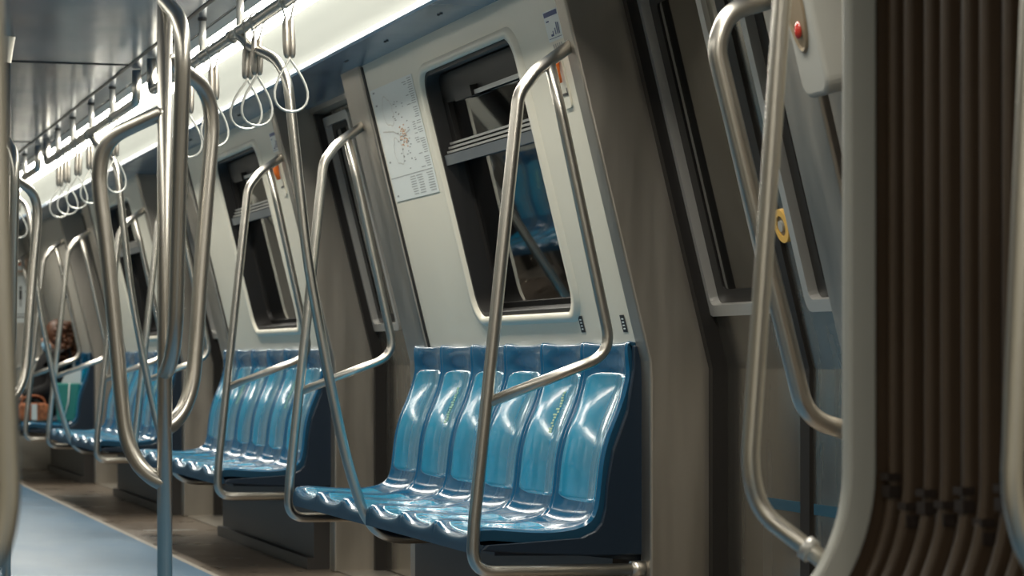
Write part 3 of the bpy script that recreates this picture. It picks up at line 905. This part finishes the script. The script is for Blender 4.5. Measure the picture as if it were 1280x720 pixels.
for (y, z, lab) in ((7.235, 1.003, 'tiny black sticker just below the nearest window corner'), (6.855, 1.0, 'tiny black sticker beside the bluish pillar edge over the bench')):
    root = empty('small_sticker', tuple(W(y, z-.025))); q = local_wall(root)
    t = MB(); q(t, y-.02, y+.02, z-.024, z+.024, .0015); t.build('sheet', M['black'], root)
    t = MB()
    for i in range(4): q(t, y-.009, y+.009, z-.016+i*.009, z-.012+i*.009, .0022)
    t.build('print', M['paper'], root)
    tag(root, lab, 'sticker', 'tiny black stickers')
# end wall notices
ye = Y_END-.002
root = empty('warning_sticker', (2.08, ye, 1.62))
MB().box((-.055, -.001, 0), (.055, .001, .105)).build('border', M['orange_ink'], root)
MB().box((-.045, -.002, .01), (.045, -.0012, .095)).build('sheet', M['paper'], root)
t = MB(); t.box((-.035, -.003, .05), (.03, -.0022, .072)); t.box((-.03, -.003, .07), (-.012, -.0022, .082)); t.box((.008, -.003, .07), (.025, -.0022, .085))
t.build('pictogram', M['orange'], root)
tag(root, 'small orange-bordered sticker on the beige end wall', 'sticker')
root = empty('safety_poster', (2.11, ye, 1.20))
MB().box((-.085, -.001, 0), (.085, .001, .385)).build('sheet', M['paper'], root)
t = MB(); t.box((-.035, -.002, .19), (-.012, -.0012, .27)); t.box((-.03, -.002, .13), (-.026, -.0012, .19)); t.box((-.02, -.002, .13), (-.016, -.0012, .19)); t.ball((-.023, -.0015, .288), .012, 12, 8, (1, .06, 1))
t.box((.02, -.002, .245), (.045, -.0012, .265)); t.box((.03, -.002, .29), (.05, -.0012, .305)); t.box((-.06, -.002, .04), (.06, -.0012, .05)); t.box((-.06, -.002, .065), (.05, -.0012, .072))
t.build('pictogram', M['black'], root)
tag(root, 'pale safety poster with black figure on the end wall, below the orange sticker', 'poster')

# ------------------------------------------------------------------ passenger
def skin_mesh(name, verts, edges, radii, m, parent, root_i=0, lvl=1):
    me = bpy.data.meshes.new(name); me.from_pydata(verts, edges, []); me.materials.append(m)
    o = bpy.data.objects.new(name, me); COL.objects.link(o); o.parent = parent
    md = o.modifiers.new('skin', 'SKIN'); md.use_smooth_shade = True
    for i, r_ in enumerate(radii):
        sv = me.skin_vertices[0].data[i]; sv.radius = r_ if isinstance(r_, tuple) else (r_, r_); sv.use_root = (i == root_i)
    s = o.modifiers.new('sub', 'SUBSURF'); s.levels = lvl; s.render_levels = lvl+1
    return o
P0 = Vector((2.10, 19.72, 0))
per = empty('person', tuple(P0))
def person():
    # local axes: -x faces the aisle
    body_v = [(0, 0, .53), (.03, 0, .66), (.06, -.01, .80), (.08, -.02, .93), (.083, -.03, .96), (.083, -.035, .99),
              (-.02, .10, .52), (-.40, .11, .50), (-.42, .11, .12), (-.50, .115, .05),
              (-.02, -.10, .52), (-.40, -.11, .50), (-.41, -.11, .12), (-.49, -.115, .05),
              (.08, .17, .935), (.03, .22, .68), (-.18, .12, .62),
              (.08, -.19, .935), (.02, -.24, .68), (-.18, -.12, .62)]
    body_e = [(0, 1), (1, 2), (2, 3), (3, 4), (4, 5), (0, 6), (6, 7), (7, 8), (8, 9), (0, 10), (10, 11), (11, 12), (12, 13),
              (3, 14), (14, 15), (15, 16), (3, 17), (17, 18), (18, 19)]
    rad = [(.14, .17), (.12, .16), (.125, .165), (.12, .16), .07, .055, .095, .075, .05, .04, .095, .075, .05, .04, .085, .06, .042, .085, .06, .042]
    body = skin_mesh('body', body_v, body_e, rad, M['jacket'], per)
    hc = Vector((.065, -.045, 1.055))
    hd = MB(); hd.ball(hc, .092, 20, 14, (1.0, .82, 1.22))
    hd.ball(hc+Vector((-.093, -.012, -.012)), .015, 10, 8, (1, .8, 1.4))         # nose
    for s in (-1, 1): hd.ball(hc+Vector((.01, s*.076, -.005)), .018, 10, 8, (.7, .5, 1.4))   # ears
    head = hd.build('head', M['skin'], per)
    for s in (-1, 1):
        MB().ball(hc+Vector((-.083, s*.030-.006, .012)), .010, 10, 8, (.6, 1.2, .7)).build('eye', M['black'], head)
    # hair: cap with loose curls to the shoulders
    hr = MB(); hr.ball(hc+Vector((.02, 0, .03)), .105, 20, 14, (1.02, .95, 1.12))
    rng = random.Random(5)
    for i in range(150):
        a = rng.uniform(-1.9, 1.9); z = rng.uniform(-.16, .12)
        rr = .110+.018*rng.random()
        hr.ball(hc+Vector((.025+rr*math.cos(a)*.95, rr*math.sin(a)*.92, z)), .016+.012*rng.random(), 8, 6)
    hr.build('hair', M['hair'], head)
    mk = MB(); mk.ball(hc+Vector((-.058, -.004, -.052)), .056, 16, 12, (.85, 1.05, .92)); mk.build('face_mask', M['mask'], head)
    # hands resting on the bag
    for s in (-1, 1):
        w = Vector((-.18, s*.12, .62)); q = Vector((-.245, s*.075, .615))
        v = [tuple(w), tuple(w.lerp(q, .5)), tuple(q)]; e = [(0, 1), (1, 2)]; rd = [.026, (.036, .018), (.034, .016)]
        for f in range(4):
            b0 = q+Vector((-.006, (f-1.5)*.015, 0)); ln = (.034, .042, .039, .030)[f]
            i = len(v); v += [tuple(b0), tuple(b0+Vector((-ln, -s*.004, -.004))), tuple(b0+Vector((-ln*1.5, -s*.006, -.026)))]
            e += [(2, i), (i, i+1), (i+1, i+2)]; rd += [.009, .0085, .007]
        i = len(v); b0 = w.lerp(q, .45)+Vector((0, -s*.02, .004)); v += [tuple(b0), tuple(b0+Vector((-.03, -s*.025, -.004))), tuple(b0+Vector((-.055, -s*.028, -.014)))]
        e += [(1, i), (i, i+1), (i+1, i+2)]; rd += [.011, .010, .008]
        skin_mesh('hand', v, e, rd, M['skin'], per)
    for s in (-1, 1):
        sh = MB(); sh.ball((-.515, s*.113, .04), .05, 14, 10, (2.2, .9, .8)); sh.build('shoe', M['shoe'], per)
person()
tag(per, 'passenger with auburn curly hair, light blue face mask and black jacket on the last bench', 'person')
# patterned bag on the seat edge beside the passenger
bg = empty('shoulder_bag', (1.975, 19.43, .44))
b = MB()
prof = [(c, d) for c, d in rrect(-.115, .115, 0, .135, .04, 5)]
A = [(a, -.07, c) for a, c in prof]; B = [(a, .06, c) for a, c in prof]
ring(b, A, B); b.add(A, [tuple(range(len(A)))]); b.add(B, [tuple(range(len(B)))[::-1]])
bevel(b.build('bag_body', M['bag'], bg), .02, 3)
MB().tube(smooth_path([(-.09, 0, .12), (-.07, 0, .17), (0, 0, .19), (.07, 0, .17), (.09, 0, .12)], 5), .008, 8).build('strap', M['bag'], bg)
MB().box((-.02, -.074, .01), (.02, -.069, .128)).build('pale_panel', M['palewhite'], bg)
tag(bg, 'orange woven bag on the bench at the masked passenger\'s knees', 'bag')
cb = empty('carrier_bag', (2.19, 19.12, .445))
b = MB(); b.add([(-.07, -.06, .0), (.05, -.06, 0), (.05, .06, 0), (-.07, .06, 0), (-.09, -.05, .28), (.09, -.05, .28), (.09, .05, .28), (-.09, .05, .28)], [(3, 2, 1, 0), (0, 1, 5, 4), (1, 2, 6, 5), (2, 3, 7, 6), (3, 0, 4, 7), (4, 5, 6, 7)])
bevel(b.build('bag_body', M['green'], cb), .015, 3)
b = MB(); b.add([(-.05, -.03, .27), (.092, -.03, .27), (.10, -.03, .38), (-.01, -.03, .36), (-.05, -.01, .27), (.092, -.01, .27), (.10, -.01, .38), (-.01, -.01, .36)], [(0, 1, 2, 3), (7, 6, 5, 4), (0, 4, 5, 1), (1, 5, 6, 2), (2, 6, 7, 3), (3, 7, 4, 0)])
b.build('white_flap', M['palewhite'], cb)
MB().tube([(.01, -.056, .28), (0, -.064, .14), (-.03, -.066, .03)], .005, 8).build('strap', M['palewhite'], cb)
tag(cb, 'green carrier bag with white flap on the bench beside the passenger', 'bag')

# ------------------------------------------------------------------ world, camera, view
w = bpy.data.worlds.new('tunnel'); sc.world = w; w.use_nodes = True
w.node_tree.nodes['Background'].inputs['Color'].default_value = (.010, .011, .013, 1)
w.node_tree.nodes['Background'].inputs['Strength'].default_value = 1.0
cam = bpy.data.cameras.new('camera'); co = bpy.data.objects.new('camera', cam); COL.objects.link(co)
FPX = 3235.0
cam.sensor_width = 36; cam.lens = FPX/1280*36
cam.shift_y = 89/1280
co.location = (0, 0, .9)
co.rotation_euler = (PI/2, 0, -math.atan(945/FPX))
cam.dof.use_dof = True; cam.dof.focus_distance = 7.6; cam.dof.aperture_fstop = 6.3
cam.clip_start = .05; cam.clip_end = 100
sc.camera = co
vs = sc.view_settings
vs.view_transform = 'Standard'; vs.look = 'None'; vs.exposure = 0.0; vs.gamma = 1.0; vs.use_curve_mapping = False
